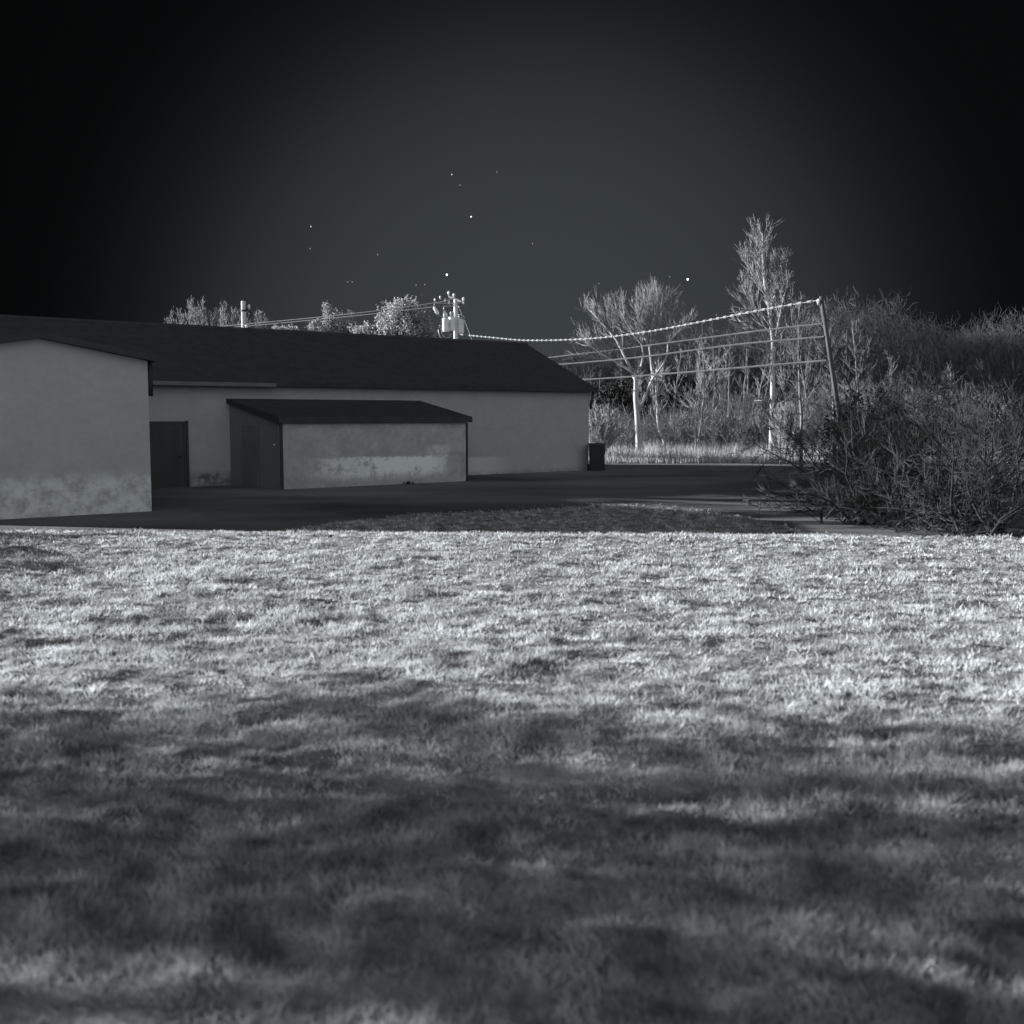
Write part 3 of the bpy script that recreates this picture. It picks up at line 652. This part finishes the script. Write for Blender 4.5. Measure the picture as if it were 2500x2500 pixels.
# ------------------------------------------------------------------ dark brush on the right, its shade held in the twig colours
G3 = 'dark overgrown bushes at the right edge'
for i, (px, Y, H, st, lb) in enumerate([
        (2085, 31, 3.0, 6, 'leafless bush overhanging the end of the far road at right'),
        (2110, 27, 3.8, 8, 'taller dark leafless bush between the road end and the right edge'),
        (2075, 22.5, 1.6, 6, 'low dark bush at the far corner of the grass'),
        (2190, 21.5, 2.7, 10, 'nearest dark tangled bush at the right edge of the grass'),
        (2130, 24, 3.6, 9, 'dark tangled bush behind the nearest right bush'),
        (2330, 22, 4.2, 9, 'dark bush at the far right beyond the tangled bushes'),
        (2440, 19, 3.5, 9, 'outermost dark bush at the right')]):
    b = at(px, 1300, Y); grown_tree('leafless_bush', (b.x, b.y, 0), H, lb, 300+i, tm='twig_shaded', cm='twig_shaded' if i not in (3, ) else 'twig_dim', cat='bush', r=.05, width=.36, nb=16, sub=6, subsub=2, start=.06, stems=st+3, thin=.006, up=-.04, wob=.17, arch=-.06, spread=1.1, ssp=.42)
for i, (px, py, Y, lb) in enumerate([
        (1965, 730, 46, 'thin dark bare tree just left of the leaning pole'),
        (2048, 740, 44, 'thin dark bare tree just right of the leaning pole'),
        (2098, 790, 42, 'dim bare tree rising behind the brush, second right of the leaning pole'),
        (2140, 870, 36, 'short dim bare tree rising behind the brush near the right edge'),
        (2190, 905, 34, 'dim bare tree behind the nearest bush at the right edge'),
        (2290, 900, 32, 'outermost dim bare tree at the right')]):
    tp = at(px, py, Y); grown_tree('bare_tree', (tp.x, tp.y, 0), tp.z, lb, 400+i, tm='bark', cm='twig_mid', r=.08, width=.28, nb=34, sub=7, subsub=2, start=.15, thin=.009, up=.12)
c = at(2120, 1250, 33); leafy_tree('evergreen_tree', (c.x, c.y, 0), 3, 'low dark evergreen mass deep inside the brush at the right', 61, 1.5, 1.5, 1.4, 200, 40, .06, m='leaf_dark', tm='twig_shaded', crad=.17)

# ------------------------------------------------------------------ unseen trees and shrubs added left of the view to cast shade
G4 = 'large unseen trees added at left for their shade'
lt = [  # x, y, crown centre z, rx, rz, clumps
    (-26, 29.5, 8.5, 4.0, 7.0, 30), (-28, 35.5, 9, 4.4, 8.0, 150), (-31, 42.5, 8.5, 4.2, 7.0, 150),
    (-14.5, 6.5, 4.0, 2.9, 3.9, 230), (-17, 1.8, 4.2, 3.1, 4.2, 340), (-11.5, 2.2, 3.0, 2.4, 3.0, 280), (-21, 8.4, 5.4, 2.6, 3.2, 75)]
for i, (x, y, cz, rx, rz, nc) in enumerate(lt):
    leafy_tree('shade_tree', (x, y, 0), cz, 'large unseen tree left of the lot, added for its shade', 80+i, rx, rz, cz, nc, 40, .24 if y > 20 else .095, m='leaf_dark', group=G4, crad=.2 if y > 20 else .15)
for i, (x, y, h) in enumerate([(-12.0, 17.6, 1.4), (-11.2, 15.4, 1.4), (-10.4, 13.2, 1.3), (-9.6, 11.0, 1.3), (-8.9, 9.0, 1.3)]):
    leafy_tree('shade_shrub', (x, y, .2), h, 'unseen shrub left of the grass, added for its shade', 95+i, 1.25, h*.55, h*.55, 110, 30, .07, m='leaf_dark', group='unseen shrubs added left of the grass for their shade', cat='shrub', crad=.25)

# ------------------------------------------------------------------ stars
def star(px, py, r, e, label, group=None):
    r *= .78
    m = bpy.data.materials.get('star_%d' % int(e*10)) or bpy.data.materials.new('star_%d' % int(e*10)); m.use_nodes = True
    p = m.node_tree.nodes['Principled BSDF']; p.inputs['Base Color'].default_value = (0, 0, 0, 1); p.inputs['Emission Color'].default_value = (.95, .98, 1, 1); p.inputs['Emission Strength'].default_value = e
    c = at(px, py, 1400); mb = MB(c); mb.lathe(c, [(r*.02, -r), (r*.7, -r*.7), (r, 0), (r*.7, r*.7), (r*.02, r)], 8); o = mb.build('star', m); o.location = c
    tag(o, label, 'star', group)
star(1150, 529, 1.25, .6, 'bright star high in the middle of the sky', None)
star(1091, 671, 1.6, 1.2, 'brightest star just above the transformer pole', None)
star(1679, 682, 1.6, 1.2, 'bright star above the forked tree, left of the tallest tree', None)
star(759, 553, 1.1, .25, 'medium star alone in the left part of the sky', None)
star(1103, 426, 1.1, .22, 'medium star near the top of the sky', None)
for (x, y) in [(1213, 420), (1123, 452), (757, 607), (922, 622), (1300, 595), (1037, 695), (1016, 696), (1462, 692), (1749, 769), (849, 688), (860, 688), (1635, 676)]:
    star(x, y, .8, .12, 'faint tiny star in the dark sky', 'faint stars')
